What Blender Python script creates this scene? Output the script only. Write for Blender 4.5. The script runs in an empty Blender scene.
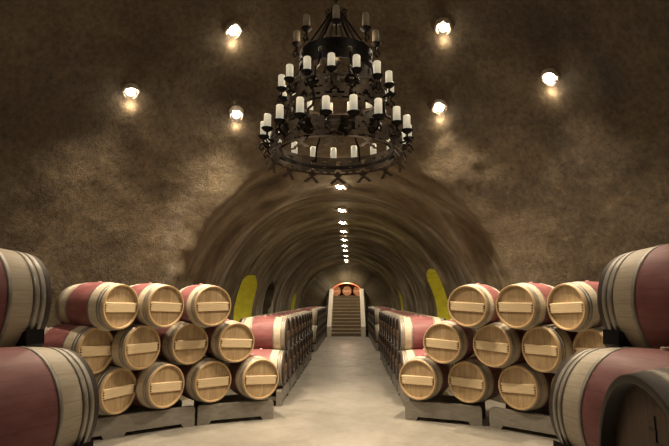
import bpy, bmesh, random
from math import *
from mathutils import Vector, Matrix, noise
random.seed(7)
COL = bpy.context.scene.collection
sc = bpy.context.scene
F = 483.0; EYE = 1.85
PITCH = atan(77 / F); YAW = atan(15.5 * cos(PITCH) / F)
CX, CY = -0.2, 5.0          # centre of the round hall
TX = -0.2                   # axis of the tunnel

# ------------------------------------------------------------------ helpers
def obj(name, bm, mat, parent=None, smooth=False, loc=None):
    me = bpy.data.meshes.new(name)
    bm.to_mesh(me); bm.free()
    for m in (mat if isinstance(mat, (list, tuple)) else [mat]):
        me.materials.append(m)
    if smooth:
        for p in me.polygons: p.use_smooth = True
    o = bpy.data.objects.new(name, me); COL.objects.link(o)
    if parent: o.parent = parent
    if loc: o.location = loc
    return o
def thing(name, label, cat, loc=(0, 0, 0), rotz=0, group=None):
    o = bpy.data.objects.new(name, None); COL.objects.link(o)
    o.empty_display_size = .1
    o.location = loc; o.rotation_euler = (0, 0, rotz)
    tag(o, label, cat, group); return o
def tag(o, label, cat, group=None):
    o['label'] = label; o['category'] = cat
    if group: o['group'] = group
def struct(o): o['kind'] = 'structure'; return o
def dup(root, loc, rot, label, group=None):
    r = root.copy(); COL.objects.link(r); r.location = loc; r.rotation_euler = rot
    r['label'] = label
    if group: r['group'] = group
    for ch in list(root.children):
        c = ch.copy(); COL.objects.link(c); c.parent = r
        for g in list(ch.children):
            d = g.copy(); COL.objects.link(d); d.parent = c
    return r
def box(bm, c, s, mi=0, rot=None, bev=0):
    r = bmesh.ops.create_cube(bm, size=1)
    vs = r['verts']
    bmesh.ops.scale(bm, vec=s, verts=vs)
    if rot: bmesh.ops.rotate(bm, cent=(0, 0, 0), matrix=rot, verts=vs)
    bmesh.ops.translate(bm, vec=c, verts=vs)
    fs = {f for v in vs for f in v.link_faces}
    if bev:
        es = list({e for f in fs for e in f.edges})
        rr = bmesh.ops.bevel(bm, geom=es, offset=bev, segments=2, affect='EDGES')
        fs = set(rr['faces']) | {f for f in fs if f.is_valid}
    for f in fs: f.material_index = mi
def lathe(bm, prof, n=40, axis='X', mi=0, closed=False):
    rings = []
    for (a, r) in prof:
        ring = []
        for k in range(n):
            t = 2 * pi * k / n
            if axis == 'X': ring.append(bm.verts.new((a, r * cos(t), r * sin(t))))
            else: ring.append(bm.verts.new((r * cos(t), r * sin(t), a)))
        rings.append(ring)
    fs = []
    m = len(rings)
    for i in range(m if closed else m - 1):
        A, B = rings[i], rings[(i + 1) % m]
        for k in range(n):
            fs.append(bm.faces.new((A[k], A[(k + 1) % n], B[(k + 1) % n], B[k])))
    for f in fs: f.material_index = mi
    return rings
def disc(bm, x, r, n=40, axis='X', flip=False, mi=0):
    vs = []
    for k in range(n):
        t = 2 * pi * k / n
        vs.append(bm.verts.new((x, r * cos(t), r * sin(t)) if axis == 'X' else (r * cos(t), r * sin(t), x)))
    f = bm.faces.new(vs[::-1] if flip else vs); f.material_index = mi
def tube(bm, pts, r, n=8, mi=0):
    pts = [Vector(p) for p in pts]; rings = []
    for i, p in enumerate(pts):
        d = (pts[min(i + 1, len(pts) - 1)] - pts[max(i - 1, 0)]).normalized()
        u = d.cross(Vector((0, 0, 1)) if abs(d.z) < .95 else Vector((1, 0, 0))).normalized(); v = d.cross(u)
        rr = r[i] if isinstance(r, (list, tuple)) else r
        rings.append([bm.verts.new(p + rr * (cos(2 * pi * k / n) * u + sin(2 * pi * k / n) * v)) for k in range(n)])
    for a, b in zip(rings, rings[1:]):
        for k in range(n):
            f = bm.faces.new((a[k], a[(k + 1) % n], b[(k + 1) % n], b[k])); f.smooth = True; f.material_index = mi
    bm.faces.new(rings[0][::-1]).material_index = mi; bm.faces.new(rings[-1]).material_index = mi
def prism(bm, pts, y0, y1, mi=0, M=None):
    """polygon in XZ extruded along Y"""
    a = [bm.verts.new((x, y0, z)) for x, z in pts]; b = [bm.verts.new((x, y1, z)) for x, z in pts]
    fs = [bm.faces.new(a), bm.faces.new(b[::-1])]
    n = len(pts)
    for k in range(n): fs.append(bm.faces.new((a[k], b[k], b[(k + 1) % n], a[(k + 1) % n])))
    for f in fs: f.material_index = mi
    if M: bmesh.ops.transform(bm, matrix=M, verts=a + b)
    bmesh.ops.recalc_face_normals(bm, faces=fs)

# ------------------------------------------------------------------ materials
class NT:
    def __init__(s, name, rough=.6, metal=0.0):
        s.m = bpy.data.materials.new(name); s.m.use_nodes = True
        s.t = s.m.node_tree; s.n = s.t.nodes; s.b = s.n['Principled BSDF']
        s.b.inputs['Roughness'].default_value = rough; s.b.inputs['Metallic'].default_value = metal
    def add(s, ty, **kw):
        n = s.n.new(ty)
        for k, v in kw.items():
            if k[0] == '_': n.inputs[k[1:]].default_value = v
            else: setattr(n, k, v)
        return n
    def link(s, a, b): s.t.links.new(a, b)
    def math(s, op, a, b=None):
        n = s.add('ShaderNodeMath', operation=op)
        for i, v in enumerate((a, b)):
            if v is None: continue
            if isinstance(v, (int, float)): n.inputs[i].default_value = v
            else: s.link(v, n.inputs[i])
        return n.outputs[0]
    def ramp(s, fac, stops, interp='LINEAR'):
        n = s.add('ShaderNodeValToRGB'); cr = n.color_ramp; cr.interpolation = interp
        while len(cr.elements) < len(stops): cr.elements.new(.5)
        for e, (p, c) in zip(cr.elements, stops): e.position = p; e.color = (*c, 1)
        s.link(fac, n.inputs[0]); return n.outputs[0]
    def noise(s, vec, scale, detail=4, rough=.55, dist=0):
        n = s.add('ShaderNodeTexNoise', _Scale=scale, _Detail=detail, _Roughness=rough, _Distortion=dist)
        if vec is not None: s.link(vec, n.inputs['Vector'])
        return n.outputs[0]
    def mix(s, fac, a, b, mode='MIX'):
        n = s.add('ShaderNodeMix', data_type='RGBA', blend_type=mode)
        for i, v in ((0, fac), (6, a), (7, b)):
            if isinstance(v, (int, float)): n.inputs[i].default_value = v
            elif isinstance(v, tuple): n.inputs[i].default_value = (*v, 1)
            else: s.link(v, n.inputs[i])
        return n.outputs[2]
    def bump(s, h, strength=.5, dist=.02, prev=None):
        n = s.add('ShaderNodeBump', _Strength=strength, _Distance=dist); s.link(h, n.inputs['Height'])
        if prev: s.link(prev, n.inputs['Normal'])
        return n.outputs[0]
    def out(s, col=None, nrm=None):
        if col is not None:
            if isinstance(col, tuple): s.b.inputs['Base Color'].default_value = (*col, 1)
            else: s.link(col, s.b.inputs['Base Color'])
        if nrm is not None: s.link(nrm, s.b.inputs['Normal'])
        return s.m
def objvec(t): return t.add('ShaderNodeTexCoord').outputs['Object']
def sep(t, v):
    n = t.add('ShaderNodeSeparateXYZ'); t.link(v, n.inputs[0]); return n.outputs
def comb(t, x, y, z):
    n = t.add('ShaderNodeCombineXYZ')
    for i, v in enumerate((x, y, z)):
        if isinstance(v, (int, float)): n.inputs[i].default_value = v
        else: t.link(v, n.inputs[i])
    return n.outputs[0]
def rnd(t): return t.add('ShaderNodeObjectInfo').outputs['Random']

def mat_cave():
    t = NT('cave_lining', .8); v = objvec(t); x, y, z = sep(t, v)
    dx = t.math('SUBTRACT', x, TX); dz = t.math('SUBTRACT', z, 1.3)
    rho = t.math('SQRT', t.math('ADD', t.math('MULTIPLY', dx, dx), t.math('MULTIPLY', dz, dz)))
    wob = t.math('MULTIPLY', t.math('SUBTRACT', t.noise(v, 1.4, 4), .5), 1.1)
    k1 = t.add('ShaderNodeMapRange', interpolation_type='SMOOTHSTEP'); t.link(t.math('ADD', rho, wob), k1.inputs[0])
    k1.inputs[1].default_value = 4.1; k1.inputs[2].default_value = 3.1
    k2 = t.add('ShaderNodeMapRange', interpolation_type='SMOOTHSTEP'); t.link(y, k2.inputs[0])
    k2.inputs[1].default_value = 7.6; k2.inputs[2].default_value = 9.2
    k = t.math('MULTIPLY', k1.outputs[0], k2.outputs[0])
    # sprayed shotcrete
    c = t.ramp(t.noise(v, .75, 6, .65, .6), [(.32, (.105, .079, .049)), (.45, (.180, .137, .085)), (.56, (.235, .182, .115)), (.72, (.31, .25, .165))])
    c = t.mix(.8, c, t.ramp(t.noise(v, 14, 5, .7), [(.35, (.45, .45, .45)), (.6, (1, 1, 1))]), 'MULTIPLY')
    h = t.noise(v, 11, 8, .72); h2 = t.noise(v, 2.2, 4, .6)
    # troweled tunnel lining with streaks that follow the vault
    ang = t.math('ARCTAN2', dz, dx)
    w = t.noise(comb(t, t.math('MULTIPLY', ang, .9), t.math('MULTIPLY', y, 1.3), 0.0), 1.6, 5, .6, .3)
    d = t.ramp(w, [(.34, (.085, .064, .043)), (.46, (.19, .150, .095)), (.55, (.27, .23, .16)), (.68, (.44, .40, .34))])
    w2 = t.noise(v, 6, 6, .65)
    d = t.mix(.55, d, t.ramp(w2, [(.3, (.5, .5, .5)), (.65, (1, 1, 1))]), 'MULTIPLY')
    inv = t.math('SUBTRACT', 1.0, t.math('MULTIPLY', k, .9))
    h3 = t.math('MULTIPLY', t.noise(v, 42, 5, .75), inv); hh = t.math('MULTIPLY', h, inv)
    n = t.bump(h2, .4, .05); n = t.bump(hh, 1.0, .055, n); n = t.bump(h3, 1.0, .03, n); n = t.bump(t.math('MULTIPLY', w, k), .9, .08, n)
    return t.out(t.mix(k, c, d), n)
def mat_floor():
    t = NT('polished_concrete', .42); v = objvec(t)
    c = t.ramp(t.noise(v, .7, 6, .6, .5), [(.3, (.205, .192, .168)), (.55, (.285, .268, .238)), (.75, (.36, .34, .31))])
    c = t.mix(.5, c, t.ramp(t.noise(v, 9, 6, .7), [(.35, (.72, .72, .72)), (.6, (1, 1, 1))]), 'MULTIPLY')
    t.link(t.ramp(t.noise(v, 3, 4), [(.3, (.35,) * 3), (.7, (.6,) * 3)]), t.b.inputs['Roughness'])
    return t.out(c, t.bump(t.noise(v, 30, 4), .08, .01))
def mat_staves(name, dark_end):
    t = NT(name, .55); v = objvec(t); x, y, z = sep(t, v)
    ax = t.math('ABSOLUTE', x)
    r = rnd(t)
    ang = t.math('ARCTAN2', t.math('SUBTRACT', z, .34), y)
    st = t.math('MULTIPLY', ang, 28 / (2 * pi))
    fr = t.math('ABSOLUTE', t.math('SUBTRACT', t.math('FRACT', st), .5))
    gap = t.ramp(fr, [(.455, (1, 1, 1)), (.5, (.74, .70, .66))])
    wn = t.add('ShaderNodeTexWhiteNoise', noise_dimensions='2D')
    t.link(comb(t, t.math('FLOOR', st), t.math('MULTIPLY', r, 50), 0.0), wn.inputs['Vector'])
    gr = t.noise(comb(t, t.math('MULTIPLY', x, 3), t.math('MULTIPLY', ang, 9), r), 3.5, 6, .65)
    cream = t.ramp(gr, [(.25, (.52, .45, .34)), (.7, (.68, .61, .49))])
    red = t.ramp(t.noise(comb(t, t.math('MULTIPLY', x, 1.5), t.math('MULTIPLY', ang, 1.2), r), 3, 5, .6), [(.3, (.24, .085, .092)), (.75, (.385, .17, .17))])
    edge = t.math('ADD', ax, t.math('MULTIPLY', t.math('SUBTRACT', t.noise(v, 30, 3), .5), .015))
    isred = t.ramp(edge, [(.196, (1, 1, 1)), (.206, (0, 0, 0))])
    c = t.mix(isred, cream, red)
    c = t.mix(.9, c, gap, 'MULTIPLY')
    c = t.mix(.22, c, t.ramp(wn.outputs[0], [(0, (.72, .70, .66)), (1, (1, 1, 1))]), 'MULTIPLY')
    # chime: the outermost few centimetres and the cut end
    ch = t.ramp(ax, [(.420, (0, 0, 0)), (.424, (1, 1, 1))], 'LINEAR')
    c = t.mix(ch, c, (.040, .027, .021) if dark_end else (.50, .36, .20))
    return t.out(c, t.bump(gap, .25, .003, t.bump(gr, .15, .003)))
def mat_head():
    t = NT('barrel_head_oak', .6); v = objvec(t); x, y, z = sep(t, v); r = rnd(t)
    st = t.math('ADD', t.math('MULTIPLY', y, 11), .37)
    fr = t.math('ABSOLUTE', t.math('SUBTRACT', t.math('FRACT', st), .5))
    gap = t.ramp(fr, [(.455, (1, 1, 1)), (.5, (.6, .52, .42))])
    wn = t.add('ShaderNodeTexWhiteNoise', noise_dimensions='2D')
    t.link(comb(t, t.math('FLOOR', st), t.math('MULTIPLY', r, 31), 0.0), wn.inputs['Vector'])
    gr = t.noise(comb(t, t.math('MULTIPLY', y, 14), t.math('MULTIPLY', z, 1.6), t.math('MULTIPLY', r, 9)), 3.0, 6, .65, .6)
    c = t.ramp(gr, [(.25, (.38, .265, .145)), (.7, (.57, .44, .27))])
    c = t.mix(.5, c, t.ramp(wn.outputs[0], [(0, (.66, .60, .52)), (1, (1, 1, 1))]), 'MULTIPLY')
    return t.out(t.mix(.9, c, gap, 'MULTIPLY'), t.bump(gap, .3, .003))
def mat_wood(name, a, b, rough=.55, s=(3, 20, 20)):
    t = NT(name, rough); v = objvec(t); x, y, z = sep(t, v)
    g = t.noise(comb(t, t.math('MULTIPLY', x, s[0]), t.math('MULTIPLY', y, s[1]), t.math('MULTIPLY', z, s[2])), 2.5, 6, .65, .4)
    return t.out(t.ramp(g, [(.28, a), (.72, b)]), t.bump(g, .2, .004))
def mat_metal(name, a, b, rough=.35, metal=1.0, bs=.15):
    t = NT(name, rough, metal); v = objvec(t)
    g = t.noise(v, 9, 5, .65)
    return t.out(t.ramp(g, [(.3, a), (.7, b)]), t.bump(g, bs, .004))
def mat_emit(name, col, s):
    t = NT(name); v = objvec(t)
    c = t.ramp(t.noise(v, 4, 2), [(.2, tuple(q * .92 for q in col)), (.8, col)])
    t.link(c, t.b.inputs['Emission Color']); t.b.inputs['Emission Strength'].default_value = s
    return t.out(col)
M_shot = mat_cave(); M_tun = M_shot; M_floor = mat_floor()
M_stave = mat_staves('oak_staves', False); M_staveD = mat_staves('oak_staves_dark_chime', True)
M_head = mat_head()
M_headShaded = mat_head(); M_headShaded.name = 'shaded_barrel_head'  # oak head darkened to carry shade; tunnel cross bars use it too
for n_ in M_headShaded.node_tree.nodes:
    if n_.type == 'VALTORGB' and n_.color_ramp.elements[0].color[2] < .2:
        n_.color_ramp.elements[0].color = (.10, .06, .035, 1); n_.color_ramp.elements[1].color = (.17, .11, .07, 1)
M_bar = mat_wood('light_oak_bar', (.58, .45, .28), (.74, .61, .41), .5, (8, 2, 18))
M_peg = mat_wood('dark_peg', (.04, .025, .015), (.07, .04, .025))
M_hoop = mat_metal('galvanised_hoop', (.30, .28, .25), (.46, .44, .40), .5, .6)
M_bung = mat_wood('pale_bung', (.62, .52, .44), (.78, .68, .60))
M_rack = mat_wood('grey_rack_timber', (.20, .185, .16), (.30, .28, .245), .7, (4, 12, 12))
M_black = mat_metal('black_steel', (.008, .007, .008), (.018, .016, .018), .5, .3)
M_iron = mat_metal('wrought_iron', (.06, .045, .032), (.13, .10, .075), .55, .5, .5)
M_ironD = mat_metal('dark_wrought_iron', (.008, .006, .005), (.022, .016, .013), .5, .5, .5)
def mat_candle():
    t = NT('candle_wax', .5); v = objvec(t); z = sep(t, v)[2]
    c = t.ramp(t.noise(v, 20, 3), [(.3, (.72, .66, .50)), (.7, (.84, .79, .64))])
    t.link(c, t.b.inputs['Emission Color']); t.b.inputs['Emission Strength'].default_value = .38
    return t.out(c)
M_candle = mat_candle()
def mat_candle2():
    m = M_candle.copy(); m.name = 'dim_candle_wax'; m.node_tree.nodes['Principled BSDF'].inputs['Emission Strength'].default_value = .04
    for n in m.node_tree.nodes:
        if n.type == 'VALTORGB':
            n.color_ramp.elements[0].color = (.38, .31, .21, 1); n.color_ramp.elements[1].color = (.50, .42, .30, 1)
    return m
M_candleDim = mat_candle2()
M_bulb = mat_emit('lamp_glow', (1, .93, .8), 45)
M_rim = mat_metal('plaster_rim', (.35, .30, .24), (.55, .48, .40), .8, 0, .5)
M_tread = mat_wood('stair_tread', (.40, .33, .23), (.54, .46, .33), .6, (3, 3, 8))
M_stone = mat_wood('stair_stone', (.15, .115, .08), (.24, .19, .13), .6, (3, 3, 8))
M_cheek = mat_wood('pale_plaster', (.66, .61, .53), (.80, .75, .67), .7, (3, 3, 3))
M_brick = None
def mat_brick():
    t = NT('orange_brick', .8); v = objvec(t)
    b = t.add('ShaderNodeTexBrick', _Scale=6.0); x, y, z = sep(t, v)
    t.link(comb(t, t.math('ADD', x, y), z, 0.0), b.inputs['Vector'])
    b.inputs['Color1'].default_value = (.55, .20, .08, 1); b.inputs['Color2'].default_value = (.42, .14, .06, 1); b.inputs['Mortar'].default_value = (.35, .2, .12, 1)
    return t.out(b.outputs[0])
M_brick = mat_brick()
M_yel = mat_wood('yellow_lit_niche', (.42, .40, .10), (.60, .58, .16), .8, (2, 2, 2))  # yellow of the niche light tinted into the wall colour

# ------------------------------------------------------------------ cave shell (one void, meshed, then split)
def build_shell():
    bm = bmesh.new()
    # ellipsoid hall
    r = bmesh.ops.create_uvsphere(bm, u_segments=96, v_segments=64, radius=1)
    bmesh.ops.scale(bm, vec=(5.0, 5.0, 6.8), verts=r['verts'])
    bmesh.ops.translate(bm, vec=(CX, CY, 0), verts=r['verts'])
    kill = [v for v in bm.verts if v.co.z < -.9]
    for v in kill: v.co.z = -.9
    def vault(y0, y1, hw, spring, scale_fn, cx):
        prof = [(-hw, -.8)] + [(-hw, -.8 + (spring + .8) * k / 6) for k in range(1, 7)] + \
               [(-hw * cos(pi * k / 32), spring + hw * sin(pi * k / 32)) for k in range(1, 32)] + \
               [(hw, spring - (spring + .8) * k / 6) for k in range(0, 7)]
        n = int((y1 - y0) / .12); rings = []
        for i in range(n + 1):
            y = y0 + (y1 - y0) * i / n; s = scale_fn(y)
            rings.append([bm.verts.new((cx + x * s, y, z if z < 0 else z * s)) for x, z in prof])
        m = len(prof)
        for a, b in zip(rings, rings[1:]):
            for k in range(m): bm.faces.new((a[k], a[(k + 1) % m], b[(k + 1) % m], b[k]))
        bm.faces.new(rings[0][::-1]); bm.faces.new(rings[-1])
    def sc1(y):
        f = 1 + .10 * max(0, min(1, (10.6 - y) / 2.2)) ** 2
        return f + .020 * sin(2 * pi * y / 2.1) + .012 * sin(2 * pi * y / 1.27 + 1)
    vault(6.0, 28.8, 2.8, 1.3, sc1, TX)
    vault(-4.5, 3.0, 2.9, 1.3, lambda y: 1.0, 0)
    bmesh.ops.recalc_face_normals(bm, faces=bm.faces)
    o = obj('shell', bm, M_shot)
    md = o.modifiers.new('r', 'REMESH'); md.mode = 'VOXEL'; md.voxel_size = .075
    md = o.modifiers.new('s', 'SMOOTH'); md.factor = .6; md.iterations = 6
    # niches and the upper opening
    cb = bmesh.new()
    def arch_box(axis, c, half, z0, zs, a0, a1):
        """arched prism; axis X: opening along Y centre c, runs a0..a1 in X; axis Y: opening along X, runs in Y"""
        pts = [(c - half, z0), (c - half, zs)] + [(c - half * cos(pi * k / 20), zs + half * .70 * sin(pi * k / 20)) for k in range(1, 20)] + [(c + half, zs), (c + half, z0)]
        if axis == 'Y': prism(cb, pts, a0, a1)
        else: prism(cb, pts, a0, a1, M=Matrix(((0, 1, 0, 0), (1, 0, 0, 0), (0, 0, 1, 0), (0, 0, 0, 1))))
    arch_box('X', 13.6, 1.12, -.7, 1.75, TX - 4.3, TX - 1.9)     # left yellow niche
    arch_box('X', 13.6, 1.35, -.7, 1.75, TX + 1.9, TX + 4.3)    # right yellow niche
    arch_box('X', 17.4, .75, -.7, 2.0, TX - 4.6, TX - 1.9)      # dark niche
    arch_box('X', 25.3, .8, -.7, 1.9, TX - 3.9, TX - 2.0)
    arch_box('X', 24.9, .8, -.7, 1.9, TX + 2.0, TX + 3.9)
    arch_box('Y', -.2, .93, 1.8, 2.25, 28.0, 35.0)              # room above the stair
    c = obj('cutter', cb, M_brick)
    md = o.modifiers.new('b', 'BOOLEAN'); md.operation = 'UNION'; md.solver = 'EXACT'; md.object = c; md.material_mode = 'TRANSFER'
    dg = bpy.context.evaluated_depsgraph_get()
    me = bpy.data.meshes.new_from_object(o.evaluated_get(dg))
    bpy.data.objects.remove(o); bpy.data.objects.remove(c)
    # displacement
    nrm = [v.normal.copy() for v in me.vertices]
    def in_tun(y): return max(0, min(1, (y - 8.9) / 1.2))
    def plain(co): return abs(co.x - TX) > 3.0 and co.y > 10.2 or co.y > 28.7
    for v, n in zip(me.vertices, nrm):
        p = v.co
        if plain(p): continue
        k = in_tun(p.y)
        d = (1 - k) * (.13 * noise.noise(p * .6) + .022 * noise.noise(p * 2.6) + .014 * noise.noise(p * 7)) \
            + k * (.05 * noise.noise(Vector((p.x * .5, p.y * 1.6, p.z * .5))) + .02 * noise.noise(Vector((p.x * 1.2, p.y * 4, p.z * 1.2))))
        v.co = p + n * d
    me.update()
    nrm = [v.normal.copy() for v in me.vertices]
    global CAVE
    from mathutils.bvhtree import BVHTree
    CAVE = BVHTree.FromPolygons([v.co.copy() for v in me.vertices], [list(f.vertices) for f in me.polygons])
    groups = {}
    for f in me.polygons:
        x, y, z = f.center
        if f.material_index > 0:
            if y > 27: g = 'wall_upper'
            elif x > 0: g = 'niche_right'
            else: g = 'niche_dark' if 16 < y < 19 else 'niche_left'
        elif y > 28.5: g = 'wall_back'
        elif y > 9.3:
            g = 'wall_tunnel'
        elif y < .2: g = 'wall_front'
        else: g = 'ceiling' if z > 3.1 else 'wall_round'
        groups.setdefault(g, []).append(f)
    mats = {'wall_upper': M_brick, 'wall_back': M_tun, 'wall_tunnel': M_tun, 'niche_left': M_yel, 'niche_right': M_yel, 'niche_dark': M_tun}
    nm = {'niche_left': 'wall_niche_left', 'niche_right': 'wall_niche_right', 'niche_dark': 'wall_passage', 'wall_front': 'wall_front'}
    for g, fs in groups.items():
        idx = {}; verts = []; faces = []
        for f in fs:
            q = []
            for i in f.vertices:
                if i not in idx: idx[i] = len(verts); verts.append(i)
                q.append(idx[i])
            faces.append(q)
        m2 = bpy.data.meshes.new(nm.get(g, g))
        m2.from_pydata([me.vertices[i].co for i in verts], [], faces); m2.update()
        smooth = not g.startswith('niche') and g != 'wall_upper'
        if smooth:
            m2.polygons.foreach_set('use_smooth', [True] * len(m2.polygons))
            m2.normals_split_custom_set_from_vertices([nrm[i] for i in verts])
        m2.materials.append(mats.get(g, M_shot))
        o2 = bpy.data.objects.new(nm.get(g, g), m2); COL.objects.link(o2); struct(o2)
build_shell()
bm = bmesh.new(); box(bm, (TX, 12.0, -.05), (12, 34, .1)); struct(obj('floor', bm, M_floor))

# ------------------------------------------------------------------ barrel
L = .92; HR = .30; BR = .34
def rad(x): return HR + (BR - HR) * (1 - (2 * x / L) ** 2)
def make_barrel(name, mats_body, M_head, M_bar=M_bar):
    t = thing(name, 'x', 'barrel')
    bm = bmesh.new()
    xs = [-L / 2 + L * k / 18 for k in range(19)]
    prof = [(-L / 2 + .045, .272), (-L / 2 + .001, .279), (-L / 2, .282)] + [(-L / 2, HR - .004)] + [(x, rad(x)) for x in xs[0:]] + [(L / 2, HR - .004), (L / 2, .282), (L / 2 - .001, .279), (L / 2 - .045, .272)]
    lathe(bm, prof, 44)
    bmesh.ops.translate(bm, vec=(0, 0, .34), verts=bm.verts); bmesh.ops.recalc_face_normals(bm, faces=bm.faces)
    obj('staves', bm, mats_body, t, True)
    for s in (1, -1):
        bm = bmesh.new(); disc(bm, s * (L / 2 - .034), .276, 44, flip=s < 0)
        bmesh.ops.translate(bm, vec=(0, 0, .34), verts=bm.verts); obj('head', bm, M_head, t)
    # cross bar with its pegs
    bm = bmesh.new(); h0, h1 = -.078, .056; hw = .262
    x0 = L / 2 - .034; a = [(x0, h0), (x0 + .026, h0 + .006), (x0 + .026, h1 - .010), (x0 + .018, h1), (x0, h1)]
    va = [bm.verts.new((x, -hw, z)) for x, z in a]; vb = [bm.verts.new((x, hw, z)) for x, z in a]
    bm.faces.new(va); bm.faces.new(vb[::-1])
    for k in range(5): bm.faces.new((va[k], vb[k], vb[(k + 1) % 5], va[(k + 1) % 5]))
    for s in (-1, 1):
        for k in range(3): box(bm, (x0 + .024, s * (hw - .001), h0 + .025 + k * .034), (.012, .030, .011), 1)
    bmesh.ops.recalc_face_normals(bm, faces=bm.faces)
    bmesh.ops.translate(bm, vec=(0, 0, .34), verts=bm.verts)
    obj('cross_bar', bm, [M_bar, M_peg], t)
    for s in (1, -1):
        for (a0, a1) in ((.038, .074), (.082, .116), (.236, .262)):
            bm = bmesh.new(); A, B = L / 2 - a0, L / 2 - a1
            lathe(bm, [(A, rad(A) - .002), (A, rad(A) + .003), (B, rad(B) + .003), (B, rad(B) - .002)], 44)
            # rivets where the strap ends overlap
            for q in (-.09, .09, -.05, .05):
                bmesh.ops.create_icosphere(bm, subdivisions=1, radius=.004, matrix=Matrix.Translation((((A + B) / 2), sin(q - 2.2) * (rad(A) + .003), cos(q - 2.2) * (rad(A) + .003))))
            if s < 0: bmesh.ops.scale(bm, vec=(-1, 1, 1), verts=bm.verts)
            bmesh.ops.recalc_face_normals(bm, faces=bm.faces)
            bmesh.ops.translate(bm, vec=(0, 0, .34), verts=bm.verts); obj('hoop', bm, M_hoop, t, True)
    bm = bmesh.new(); lathe(bm, [(.68 - .004, .026), (.68 + .012, .024), (.68 + .014, .0001)], 14, 'Z')
    bmesh.ops.recalc_face_normals(bm, faces=bm.faces)
    obj('bung', bm, M_bung, t)
    return t
proto = {'plain': make_barrel('wine_barrel', M_stave, M_head), 'dark': make_barrel('wine_barrel', M_staveD, M_headShaded), 'tunnel': make_barrel('wine_barrel', M_staveD, M_headShaded, M_headShaded)}
used = {'plain': False, 'dark': False, 'tunnel': False}
def barrel(hx, hy, z, az, label, group, kind='plain', roll=0):
    """head centre (hx,hy,z), head facing az degrees"""
    a = radians(az); n = Vector((cos(a), sin(a), 0))
    c = Vector((hx, hy, z)) - n * (L / 2)
    # roll about the barrel axis while keeping its centre height
    off = Vector((-sin(a), cos(a), 0)) * (.34 * sin(roll)) if roll else Vector((0, 0, 0))
    loc = Vector((c.x, c.y, z)) - (Vector((0, 0, .34 * cos(roll))) - Vector((-sin(a), cos(a), 0)) * (.34 * sin(roll)))
    rot = (Matrix.Rotation(a, 4, 'Z') @ Matrix.Rotation(roll, 4, 'X')).to_euler()
    if not used[kind]:
        o = proto[kind]; used[kind] = True
        o.location = loc; o.rotation_euler = rot; o['label'] = label; o['group'] = group; return o
    return dup(proto[kind], loc, rot, label, group)

S = .968
ZT, ZM, ZB = 1.76, 1.19, .62
LEFT = {'T': [(-3.2, 6.78, -21.8), (-2.74, 7.25, -33.7), (-2.15, 7.67, -48)],
        'M': [(-3.47, 6.72, -17.9), (-3.01, 7.14, -27.6), (-2.5, 7.71, -42.5), (-1.83, 7.98, -52.3)],
        'B': [(-3.26, 7.02, -21.7), (-2.73, 7.41, -34), (-2.15, 7.84, -47.4), (-1.44, 8.09, -56.3)]}
RIGHT = {'T': [(1.78, 7.56, -125.2), (2.37, 7.15, -140.3), (2.9, 6.71, -155.3)],
         'M': [(1.45, 7.95, -121.3), (2.12, 7.55, -136.4), (2.66, 7.07, -149.4), (3.14, 6.60, -161)],
         'B': [(1.07, 8.13, -118.6), (1.81, 7.93, -128.9), (2.44, 7.45, -139.3), (2.98, 6.98, -155)]}
row_name = {'T': 'top', 'M': 'middle', 'B': 'bottom'}
ords = ['first', 'second', 'third', 'fourth', 'fifth', 'sixth', 'seventh', 'eighth', 'ninth', 'tenth', 'eleventh']
for side, S_, nm in (('left', LEFT, 0), ('right', RIGHT, 1)):
    for t, lst in S_.items():
        for i, (x, y, a) in enumerate(lst):
            lab = 'oak wine barrel, %s from left in the %s row of the %s stack' % (ords[i], row_name[t], side)
            if side == 'left' and t == 'T' and i == 0: lab = 'oak wine barrel showing its pink band, leftmost in top row of left stack'
            barrel(x * S, y * S, {'T': ZT, 'M': ZM, 'B': ZB}[t], a, lab, 'barrels of the %s three-row stack' % side, roll=radians(random.uniform(-4, 4)))
# foreground barrels
FG = [(-1.66, 2.83, 1.28, 69, 'large foreground wine barrel at lower left edge with broad red band', 'L'),
      (-2.09, 3.06, 1.83, 63, 'foreground wine barrel at upper left edge, lying above the lower red banded one', 'L'),
      (1.38, 2.90, 1.28, 108, 'large foreground wine barrel at lower right with pale end and red middle', 'R'),
      (1.775, 3.12, 1.83, 113, 'foreground wine barrel at upper right edge, topmost beside the wall', 'R')]
for x, y, z, a, lab, s in FG:
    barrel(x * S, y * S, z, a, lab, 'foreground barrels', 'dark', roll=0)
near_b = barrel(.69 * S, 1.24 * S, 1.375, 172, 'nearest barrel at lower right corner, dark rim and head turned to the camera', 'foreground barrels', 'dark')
bm = bmesh.new()
X0 = L / 2 - .0325
for (yy, zz, sy, sz, an) in ((0, .16, .006, .10, .1), (-.012, .175, .035, .006, .3), (.008, .15, .04, .006, -.2), (0, .125, .045, .007, .25), (.03, .085, .03, .005, .1), (.045, .07, .005, .035, 0)):
    box(bm, (X0, yy, .34 + zz), (.002, sy, sz), 0)
bm2 = obj('burned_mark', bm, M_peg, near_b)
# a lower course that carries them, below the frame
def ringpos(x, y, a, d):
    t = Vector((-sin(radians(a)), cos(radians(a)), 0)); p = Vector((x * S, y * S, 0)) + t * d; return p.x, p.y
for (x, y, z, a, lab, s) in (FG[0], FG[2]):
    sg = 1 if s == 'L' else -1
    for d, w in ((.37 * sg, 'far'), (-.37 * sg, 'near')):
        px, py = ringpos(x, y, a, d)
        n = Vector((cos(radians(a)), sin(radians(a)), 0)) * .10
        barrel(px - n.x, py - n.y, .62, a, 'wine barrel at floor level under the %s foreground barrel, %s side' % ('left' if s == 'L' else 'right', w), 'foreground barrels', 'dark')

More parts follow.
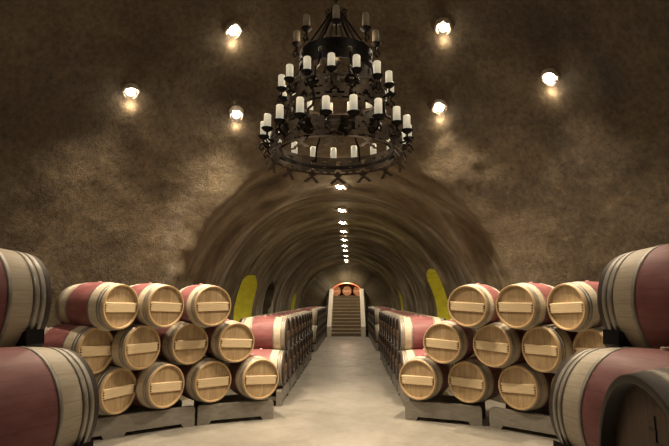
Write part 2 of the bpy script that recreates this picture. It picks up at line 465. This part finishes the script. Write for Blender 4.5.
for (x, y, z, a, lab, s) in (FG[0], FG[2]):
    px, py = ringpos(x, y, a, .76 if s == 'L' else -.76)
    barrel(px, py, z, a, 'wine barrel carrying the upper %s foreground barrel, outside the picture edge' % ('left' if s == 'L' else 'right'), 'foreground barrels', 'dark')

# ------------------------------------------------------------------ racks under the stacks
def saddle_poly(w, top, r, zc, n=10):
    pts = [(-w / 2, 0), (w / 2, 0), (w / 2, top)]
    ax = min(w / 2 - .01, sqrt(max(0, r * r - (zc - top) ** 2)))
    for k in range(n + 1):
        x = ax - 2 * ax * k / n
        pts.append((x, zc - sqrt(r * r - x * x)))
    pts.append((-w / 2, top)); return pts
def make_rack(name, length, h=.282):
    t = thing(name, 'x', 'rack')
    for y in (0.0, -.60):
        bm = bmesh.new()
        f = .17; e = length / 2
        prism(bm, [(-e, 0), (-e + f, 0), (-e + f + .03, .055), (e - f - .03, .055), (e - f, 0), (e, 0), (e, h - .03), (e - .03, h), (-e + .03, h), (-e, h - .03)], -.045 + y, .045 + y)
        obj('beam', bm, M_rack, t)
    for s in (-1, 1):
        bm = bmesh.new(); box(bm, (s * (length / 2 - .10), -.30, .12), (.12, .52, .07), 0, None, .005); obj('side_rail', bm, M_rack, t)
    return t
rack0 = make_rack('barrel_rack', 1.16)
def rack(i, x0, y0, x1, y1, label, group):
    # front line from (x0,y0) to (x1,y1); local +Y points out of the stack
    global rack0
    a = atan2(y1 - y0, x1 - x0)
    c = ((x0 + x1) / 2, (y0 + y1) / 2, 0)
    if i == 0:
        rack0.location = c; rack0.rotation_euler = (0, 0, a + pi); rack0['label'] = label; rack0['group'] = group
    else: dup(rack0, c, (0, 0, a + pi), label, group)
def rowpt(lst, u, back):
    i = int(floor(u)); i = max(0, min(len(lst) - 2, i)); f = u - i
    (x0, y0, a0), (x1, y1, a1) = lst[i], lst[i + 1]
    a = radians(a0 + (a1 - a0) * f); return ((x0 + (x1 - x0) * f) * S - cos(a) * back, (y0 + (y1 - y0) * f) * S - sin(a) * back)
n_ = 0
for side, lst, us in (('left', LEFT['B'], ((1.72, 3.35), (.05, 1.62), (-1.5, -.03))), ('right', RIGHT['B'], ((-.35, 1.28), (1.38, 2.95)))):
    for k, (u0, u1) in enumerate(us):
        a, b = rowpt(lst, u0, .12), rowpt(lst, u1, .12)
        lab = 'grey timber barrel rack on the floor under the %s stack, %s from the tunnel' % (side, ords[k])
        rack(n_, *a, *b, lab, 'grey floor racks'); n_ += 1
# black cradles under the big foreground barrels
def cradle(x, y, z, a, zbot, label):
    r = radians(a)
    t = thing('barrel_cradle', label, 'cradle', (x * S, y * S, zbot), r, 'black steel cradles')
    for back in (.085, .80):
        bm = bmesh.new()
        zc = z - zbot; R_ = rad(L / 2 - back) + .004
        wb, wt = .14, .265
        pts = [(-wb, 0), (wb, 0), (wt + .06, zc - sqrt(R_ * R_ - wt * wt) - .05), (wt + .05, zc - sqrt(R_ * R_ - wt * wt) + .03), (wt, zc - sqrt(R_ * R_ - wt * wt) + .012)] + [(x_, zc - sqrt(R_ * R_ - x_ * x_)) for x_ in [wt - 2 * wt * q / 14 for q in range(15)]] + [(-wt, zc - sqrt(R_ * R_ - wt * wt) + .012), (-wt - .05, zc - sqrt(R_ * R_ - wt * wt) + .03), (-wt - .06, zc - sqrt(R_ * R_ - wt * wt) - .05)]
        prism(bm, pts, -.05, .05, M=Matrix.Rotation(pi / 2, 4, 'Z'))
        bmesh.ops.translate(bm, vec=(-back, 0, 0), verts=bm.verts)
        obj('saddle', bm, M_black, t)
    for s in (-1, 1):
        bm = bmesh.new(); box(bm, (-.45, s * .085, .014), (.62, .03, .028), 0); obj('rail', bm, M_black, t)
for i, (x, y, z, a, lab, s) in enumerate(FG):
    w = ['lower left', 'upper left', 'lower right', 'upper right'][i]
    cradle(x, y, z, a, z - .34 - .035, 'black steel cradle under the %s foreground barrel' % w)
t = thing('barrel_stand', 'black steel stand under the nearest barrel at lower right corner', 'stand', (.69 * S + .46, 1.24 * S - .06, 0), radians(-8))
for s in (-1, 1):
    bm = bmesh.new(); prism(bm, [(px, pz + .0) for px, pz in saddle_poly(.46, 1.375 - .30, .335, 1.375)], -.03, .03, M=Matrix.Rotation(pi / 2, 4, 'Z'))
    for v in bm.verts:
        if v.co.z < .001: v.co.z = .80
    bmesh.ops.translate(bm, vec=(s * .25, 0, 0), verts=bm.verts); obj('saddle', bm, M_black, t)
    for q in (-1, 1):
        bm = bmesh.new(); box(bm, (s * .25, q * .2, .41), (.05, .05, .82)); obj('leg', bm, M_black, t)

# ------------------------------------------------------------------ tunnel rows of barrels
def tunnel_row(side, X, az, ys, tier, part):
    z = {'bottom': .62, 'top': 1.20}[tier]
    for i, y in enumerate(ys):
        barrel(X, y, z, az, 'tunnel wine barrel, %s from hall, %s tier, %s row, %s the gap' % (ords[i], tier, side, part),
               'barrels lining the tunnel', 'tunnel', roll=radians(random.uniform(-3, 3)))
LX, RX = -1.18, .90
for side, X, az, st, g2 in (('left', LX, 0, 9.10, 18.0), ('right', RX, 180, 9.15, 18.6)):
    b1 = [st + .71 * k for k in range(10)]; t1 = [y + .355 for y in b1[:-1]]
    tunnel_row(side, X, az, b1, 'bottom', 'before'); tunnel_row(side, X, az, t1, 'top', 'before')
    b2 = [g2 + .71 * k for k in range(10)]; t2 = [y + .355 for y in b2[:-1]]
    tunnel_row(side, X, az, b2, 'bottom', 'beyond'); tunnel_row(side, X, az, t2, 'top', 'beyond')
    k = 0
    for bs in (b1, b2):
        for j in range(0, 10, 2):
            yy = (bs[j] + bs[j + 1]) / 2; sg = 1 if side == 'left' else -1
            dup(rack0, (X - sg * .09, yy, 0), (0, 0, 0 if False else (-pi / 2 if side == 'left' else pi / 2)),
                'grey floor rack under the %s tunnel row, %s from the hall' % (side, (ords + ['twelfth'])[k]), 'tunnel floor racks'); k += 1

# ------------------------------------------------------------------ stair at the end
st = thing('staircase', 'pale stone staircase rising between low white walls at the tunnel end', 'staircase', (TX, 25.5, 0))
NS = 12; RISE = 2.1 / NS; RUN = 3.3 / NS; W = 1.52
for k in range(NS):
    bm = bmesh.new(); box(bm, (0, RUN * (k + .5) + .0, RISE * (k + .5) - .012), (W, RUN, RISE - .024)); box(bm, (0, RUN * (k + .5) - .012, RISE * (k + 1) - .012), (W, RUN + .025, .024), 1)
    obj('step', bm, [M_stone, M_tread], st)
for s in (-1, 1):
    bm = bmesh.new()
    pts = [(-.25, 0), (3.3, 0), (3.3, 2.5), (3.0, 2.5), (-.25, .5)]
    prism(bm, pts, -.11, .11, M=Matrix(((0, 1, 0, s * (W / 2 + .12)), (1, 0, 0, 0), (0, 0, 1, 0), (0, 0, 0, 1))))
    obj('side_wall', bm, M_cheek, st)
    bm = bmesh.new(); 
    tube(bm, [(s * (W / 2 + .30), -.1, .0), (s * (W / 2 + .30), -.1, .95), (s * (W / 2 + .30), 3.1, 2.4)], .025, 8)
    obj('handrail', bm, M_black, st)
bm = bmesh.new(); box(bm, (TX, 31.9, 2.05), (1.86, 6.2, .1)); struct(obj('floor_upper', bm, M_stone))
for k in range(3):
    barrel(TX - .72 + .72 * k, 32.6, 2.1 + .34, -90, 'small distant red barrel in the orange room above the stair, %s from left' % ords[k], 'barrels above the stair')

bm = bmesh.new(); box(bm, (TX - 2.78, 18.2, 1.2), (.16, .10, 2.4), 0, None, .01); struct(obj('lit_jamb_edge_1', bm, M_cheek))  # pale strip added to draw the lit edge of the passage jamb

# ------------------------------------------------------------------ recessed lamps
def make_lamp(name):
    t = thing(name, 'x', 'light')
    bm = bmesh.new()
    lathe(bm, [(.075, .0005), (.07, .06), (.045, .11), (.0, .148), (-.018, .165), (-.008, .185), (.03, .20), (.10, .215)], 28, 'Z')
    for v in bm.verts: v.co.z += .05 * noise.noise(v.co * 9); v.co += v.co.normalized() * .03 * noise.noise(v.co * 14)
    bmesh.ops.recalc_face_normals(bm, faces=bm.faces); obj('rim', bm, M_rim, t, True)
    bm = bmesh.new(); lathe(bm, [(-.045, .0001), (-.036, .05), (-.01, .085), (.03, .098), (.055, .095)], 24, 'Z'); obj('bulb', bm, M_bulb, t, True)
    return t
lamp0 = make_lamp('recessed_light')
DL = [(-1.78, 6.84, 5.95, 'upper left of the chandelier'), (-3.24, 6.67, 4.9, 'far left of the dome, speckled glow below'), (-1.95, 7.89, 5.01, 'left of the chandelier candles'),
      (1.44, 6.81, 5.93, 'upper right of the chandelier'), (2.86, 6.53, 4.96, 'far right of the dome'), (1.54, 7.84, 5.07, 'right of the chandelier candles, speckled glow below')]
RL = [(-1.9, 3.0, 5.85), (1.5, 3.0, 5.85), (-3.3, 3.6, 4.8), (2.9, 3.6, 4.8)]
def light(ty, loc, e, col=(1, .815, .585), **kw):
    l = bpy.data.lights.new('lamp', ty); l.energy = e; l.color = col
    for k, v in kw.items(): setattr(l, k, v)
    o = bpy.data.objects.new('lamp_or_fill', l); COL.objects.link(o); o.location = loc; return o
def aim(o, p): o.rotation_euler = (Vector(p) - o.location).to_track_quat('-Z', 'Y').to_euler()
first = True
def inward(x, y, z, d):
    v = Vector(((CX - x) / 25, (CY - y) / 25, -z / 46.2)).normalized(); return Vector((x, y, z)) + v * d
for i, (x, y, z, *w) in enumerate(DL + [(*r, 'behind the viewer') for r in RL]):
    hit = CAVE.ray_cast(Vector((0, 0, EYE)), Vector((x, y, z - EYE)).normalized())[0] if i < len(DL) else CAVE.find_nearest(Vector((x, y, z)))[0]
    x, y, z = hit; p = inward(x, y, z, .02); nv = (inward(x, y, z, 1) - Vector((x, y, z))); ax = (nv + Vector((0, 0, -.55))).normalized(); le = (-ax).to_track_quat('Z', 'Y').to_euler()
    lab = 'bright recessed spotlight in the rough ceiling, ' + w[0]
    if i >= len(DL): lab = 'bright recessed spotlight in the ceiling above the hall entrance, ' + ords[i - len(DL)]
    sc_ = random.uniform(.66, .78)
    if first: lamp = lamp0; lamp.location = p; lamp.rotation_euler = le; lamp['label'] = lab; lamp['group'] = 'dome spotlights'; first = False
    else: lamp = dup(lamp0, p, le, lab, 'dome spotlights')
    lamp.scale = (sc_ * random.uniform(.85, 1.1), sc_, sc_); lamp.rotation_euler.rotate_axis('Z', i * 1.3)
    s = light('SPOT', p + ax * .09, (540, 300, 540, 540, 300, 540, 150, 150, 50, 50)[i], spot_size=radians(115), spot_blend=.8, shadow_soft_size=.05)
    aim(s, (CX + (x - CX) * .75, CY + (y - CY) * .75, 0))
    g = CAVE.ray_cast(Vector((0, 0, EYE)), Vector((x, y, z - .22 - EYE)).normalized())[0]; g = g + (inward(*g, 1) - g) * .07; light('POINT', g, 3.2, shadow_soft_size=.015)  # added point light by the wall makes the glow below each lamp
TY = [9.6, 11.75, 13.6, 15.2, 17.2, 19.1, 21.4, 23.9, 26.2, 27.9]
for i, y in enumerate(TY):
    zc = min(CAVE.ray_cast(Vector((TX, y - .15 * q, 2)), Vector((0, 0, 1)))[0].z for q in range(9))
    lamp = dup(lamp0, (TX, y, zc - .01), (0, radians(8), 0), 'small ceiling spotlight in the tunnel, %s from the hall' % ords[i], 'tunnel spotlights'); lamp.scale = (.85, .85, .85)
    s = light('SPOT', (TX, y, zc - .12), 95, (1, .82, .58), spot_size=radians(150), spot_blend=.9, shadow_soft_size=.04)
    s.rotation_euler = (0, 0, 0)
    light('POINT', (TX + .02, y - .10, zc - .13), 1.6, (1, .84, .6), shadow_soft_size=.02)
# yellow niche lamps and the warm upper room
light('POINT', (TX - 3.4, 13.6, .7), 22, (1, .80, .16), shadow_soft_size=.1)
light('POINT', (TX + 3.5, 13.6, .7), 30, (1, .80, .16), shadow_soft_size=.1)
light('POINT', (TX - 3.3, 25.3, .7), 8, (1, .86, .10), shadow_soft_size=.1)
light('POINT', (TX + 3.3, 24.9, .7), 8, (1, .86, .10), shadow_soft_size=.1)
light('POINT', (TX, 30.6, 2.7), 70, (1, .72, .5), shadow_soft_size=.06)

# ------------------------------------------------------------------ chandelier
CH = Vector((-.14, 5.0, 0))
ch = thing('chandelier', 'large black wrought iron chandelier of three candle rings hanging on a chain', 'chandelier', (CH.x, CH.y, 3.25))
def Z(z): return z - 3.25
PAT_BIG = ["##############", "##############", ".####....####.", "######..######", "######..######", ".############.", "...########...", "######..######", "#####....#####", ".##...##...##.", "##############",
           ".....####.....", "......##......", ".....####.....", "....##..##....", "...##....##..."]
PAT_MID = ["##############", ".##...##...##.", "#####.##.#####", "##############", "..##########..", "######..######", "#####....#####", ".##...##...##.", "##############", "....##..##...."]
PAT_TOP = ["##############"] * 2 + ["######..######"] + ["##############"] * 2
def band(name, r, z1, z0, pat, n, mat):
    bm = bmesh.new(); rows = len(pat); cols = len(pat[0]); N = n * cols
    cache = {}
    def V(i, j, k):
        i %= N
        if (i, j, k) not in cache:
            a = 2 * pi * i / N; z = z1 + (z0 - z1) * j / rows
            rr = r + (.006 if k else -.006)
            if j > rows * .62 and len(pat) > 12: rr += .004 * (j - rows * .62) ** 1.3
            cache[(i, j, k)] = bm.verts.new((rr * cos(a), rr * sin(a), Z(z)))
        return cache[(i, j, k)]
    def on(i, j): return 0 <= j < rows and pat[j][(i % N) % cols] == '#'
    for j in range(rows):
        for i in range(N):
            if not on(i, j): continue
            bm.faces.new((V(i, j, 1), V(i, j + 1, 1), V(i + 1, j + 1, 1), V(i + 1, j, 1)))
            bm.faces.new((V(i, j, 0), V(i + 1, j, 0), V(i + 1, j + 1, 0), V(i, j + 1, 0)))
            if not on(i - 1, j): bm.faces.new((V(i, j, 0), V(i, j + 1, 0), V(i, j + 1, 1), V(i, j, 1)))
            if not on(i + 1, j): bm.faces.new((V(i + 1, j, 1), V(i + 1, j + 1, 1), V(i + 1, j + 1, 0), V(i + 1, j, 0)))
            if not on(i, j - 1): bm.faces.new((V(i, j, 0), V(i, j, 1), V(i + 1, j, 1), V(i + 1, j, 0)))
            if not on(i, j + 1): bm.faces.new((V(i, j + 1, 1), V(i, j + 1, 0), V(i + 1, j + 1, 0), V(i + 1, j + 1, 1)))
    for k in range(n * 2):     # rivets
        a = 2 * pi * (k + .5) / (n * 2)
        bmesh.ops.create_icosphere(bm, subdivisions=1, radius=.012, matrix=Matrix.Translation(((r + .008) * cos(a), (r + .008) * sin(a), Z(z1 + (z0 - z1) * (.45 if rows < 8 else .30)))))
    o = obj(name, bm, mat, ch)
    return o
band('top_ring_band', .40, 4.52, 4.30, PAT_TOP, 8, M_ironD)
band('middle_ring_band', .53, 4.06, 3.80, PAT_MID, 10, M_iron)
band('bottom_ring_band', .70, 3.56, 3.25, PAT_BIG, 14, M_iron)
band('inner_ring_band', .46, 3.98, 3.84, PAT_TOP, 10, M_ironD)
band('inner_ring_band', .60, 3.43, 3.39, PAT_TOP, 12, M_ironD)
candle_me = None
def candles(n, r, zb, h, rb, phase, mat):
    for k in range(n):
        a = -pi / 2 + phase + 2 * pi * k / n
        hh = h * random.uniform(.92, 1.06); q = .038
        bm = bmesh.new()
        lathe(bm, [(0, .0005), (0, q), (hh - .008, q * .98), (hh, q * .86), (hh - .012, q * .5), (hh - .014, .0005)], 16, 'Z')
        bmesh.ops.recalc_face_normals(bm, faces=bm.faces)
        obj('candle', bm, mat, ch, True, (r * cos(a), r * sin(a), Z(zb)))
        bm = bmesh.new()   # drip cup on a curled arm
        lathe(bm, [(-.03, .0005), (-.03, .02), (-.014, .042), (.006, .060), (.010, .060), (-.004, .040), (-.004, .0005)], 18, 'Z')
        bmesh.ops.recalc_face_normals(bm, faces=bm.faces)
        dr = r - rb
        ca, sa = cos(a), sin(a)
        pts = [(0, -.02), (0, -.07), (-dr * .3, -.11), (-dr, -.12)]
        tube(bm, [(u * ca, u * sa, w) for u, w in pts], .011, 8)
        pts = [(0, -.06), (.03, -.085), (.045, -.12), (.02, -.15), (-.005, -.13), (.01, -.115)]
        tube(bm, [(u * ca, u * sa, w) for u, w in pts], .010, 7)
        obj('candle_cup', bm, M_ironD, ch, False, (r * cos(a), r * sin(a), Z(zb)))
candles(8, .44, 4.66, .17, .40, 0.03, M_candleDim)
candles(15, .60, 4.07, .165, .53, radians(-2.9), M_candle)
candles(19, .775, 3.555, .165, .70, radians(-5.4), M_candle)
for k in range(8):
    a = 2 * pi * (k + .5) / 8; ca, sa = cos(a), sin(a)
    bm = bmesh.new()
    tube(bm, [(.035 * ca, .035 * sa, Z(5.06)), (.08 * ca, .08 * sa, Z(5.0)), (.28 * ca, .28 * sa, Z(4.66)), (.395 * ca, .395 * sa, Z(4.50))], .013, 8)
    tube(bm, [(.05 * ca, .05 * sa, Z(5.02)), (.10 * ca, .10 * sa, Z(5.07)), (.125 * ca, .125 * sa, Z(5.03)), (.105 * ca, .105 * sa, Z(5.0))], .010, 7)
    obj('hanger_rod', bm, M_ironD, ch)
    bm = bmesh.new()
    tube(bm, [(.40 * ca, .40 * sa, Z(4.36)), (.43 * ca, .43 * sa, Z(4.22)), (.50 * ca, .50 * sa, Z(4.16)), (.53 * ca, .53 * sa, Z(4.0))], .013, 8)
    tube(bm, [(.53 * ca, .53 * sa, Z(3.88)), (.56 * ca, .56 * sa, Z(3.74)), (.66 * ca, .66 * sa, Z(3.66)), (.70 * ca, .70 * sa, Z(3.5))], .013, 8)
    tube(bm, [(.46 * ca, .46 * sa, Z(3.98)), (.53 * ca, .53 * sa, Z(3.96))], .012, 6)
    tube(bm, [(.60 * ca, .60 * sa, Z(3.42)), (.70 * ca, .70 * sa, Z(3.44))], .012, 6)
    obj('linking_scroll', bm, M_ironD, ch)
bm = bmesh.new(); lathe(bm, [(Z(4.96), .0005), (Z(4.98), .03), (Z(5.03), .055), (Z(5.07), .03), (Z(5.12), .018), (Z(5.16), .0005)], 16, 'Z')
bmesh.ops.recalc_face_normals(bm, faces=bm.faces); obj('hub', bm, M_ironD, ch, True)
bm = bmesh.new(); zc = 5.17; k = 0
while zc < 6.78:
    ring = []
    for q in range(17):
        a = 2 * pi * q / 16; u = .022 * cos(a); w = .042 * sin(a)
        ring.append((u, 0, Z(zc) + w) if k % 2 else (0, u, Z(zc) + w))
    tube(bm, ring, .007, 6); zc += .062; k += 1
obj('chain', bm, M_ironD, ch)

light('POINT', (CH.x, CH.y, 4.4), 16, (1, .80, .55), shadow_soft_size=.35)  # added fill inside the rings, brightens the upper dome walls
# ------------------------------------------------------------------ camera and view
cam = bpy.data.cameras.new('camera'); co = bpy.data.objects.new('camera', cam); COL.objects.link(co)
cam.sensor_width = 36; cam.lens = F / 669 * 36; cam.clip_start = .05
co.location = (0, 0, EYE)
fwd = Vector((-sin(YAW) * cos(PITCH), cos(YAW) * cos(PITCH), sin(PITCH)))
co.rotation_euler = fwd.to_track_quat('-Z', 'Y').to_euler()
sc.camera = co
w = bpy.data.worlds.new('world'); sc.world = w; w.use_nodes = True
w.node_tree.nodes['Background'].inputs[0].default_value = (.02, .016, .012, 1)
sc.view_settings.view_transform = 'Standard'; sc.view_settings.look = 'None'; sc.view_settings.exposure = .22; sc.view_settings.gamma = .92
try: sc.cycles.use_denoising = True; sc.cycles.sample_clamp_indirect = 6; sc.cycles.max_bounces = 8
except Exception: pass
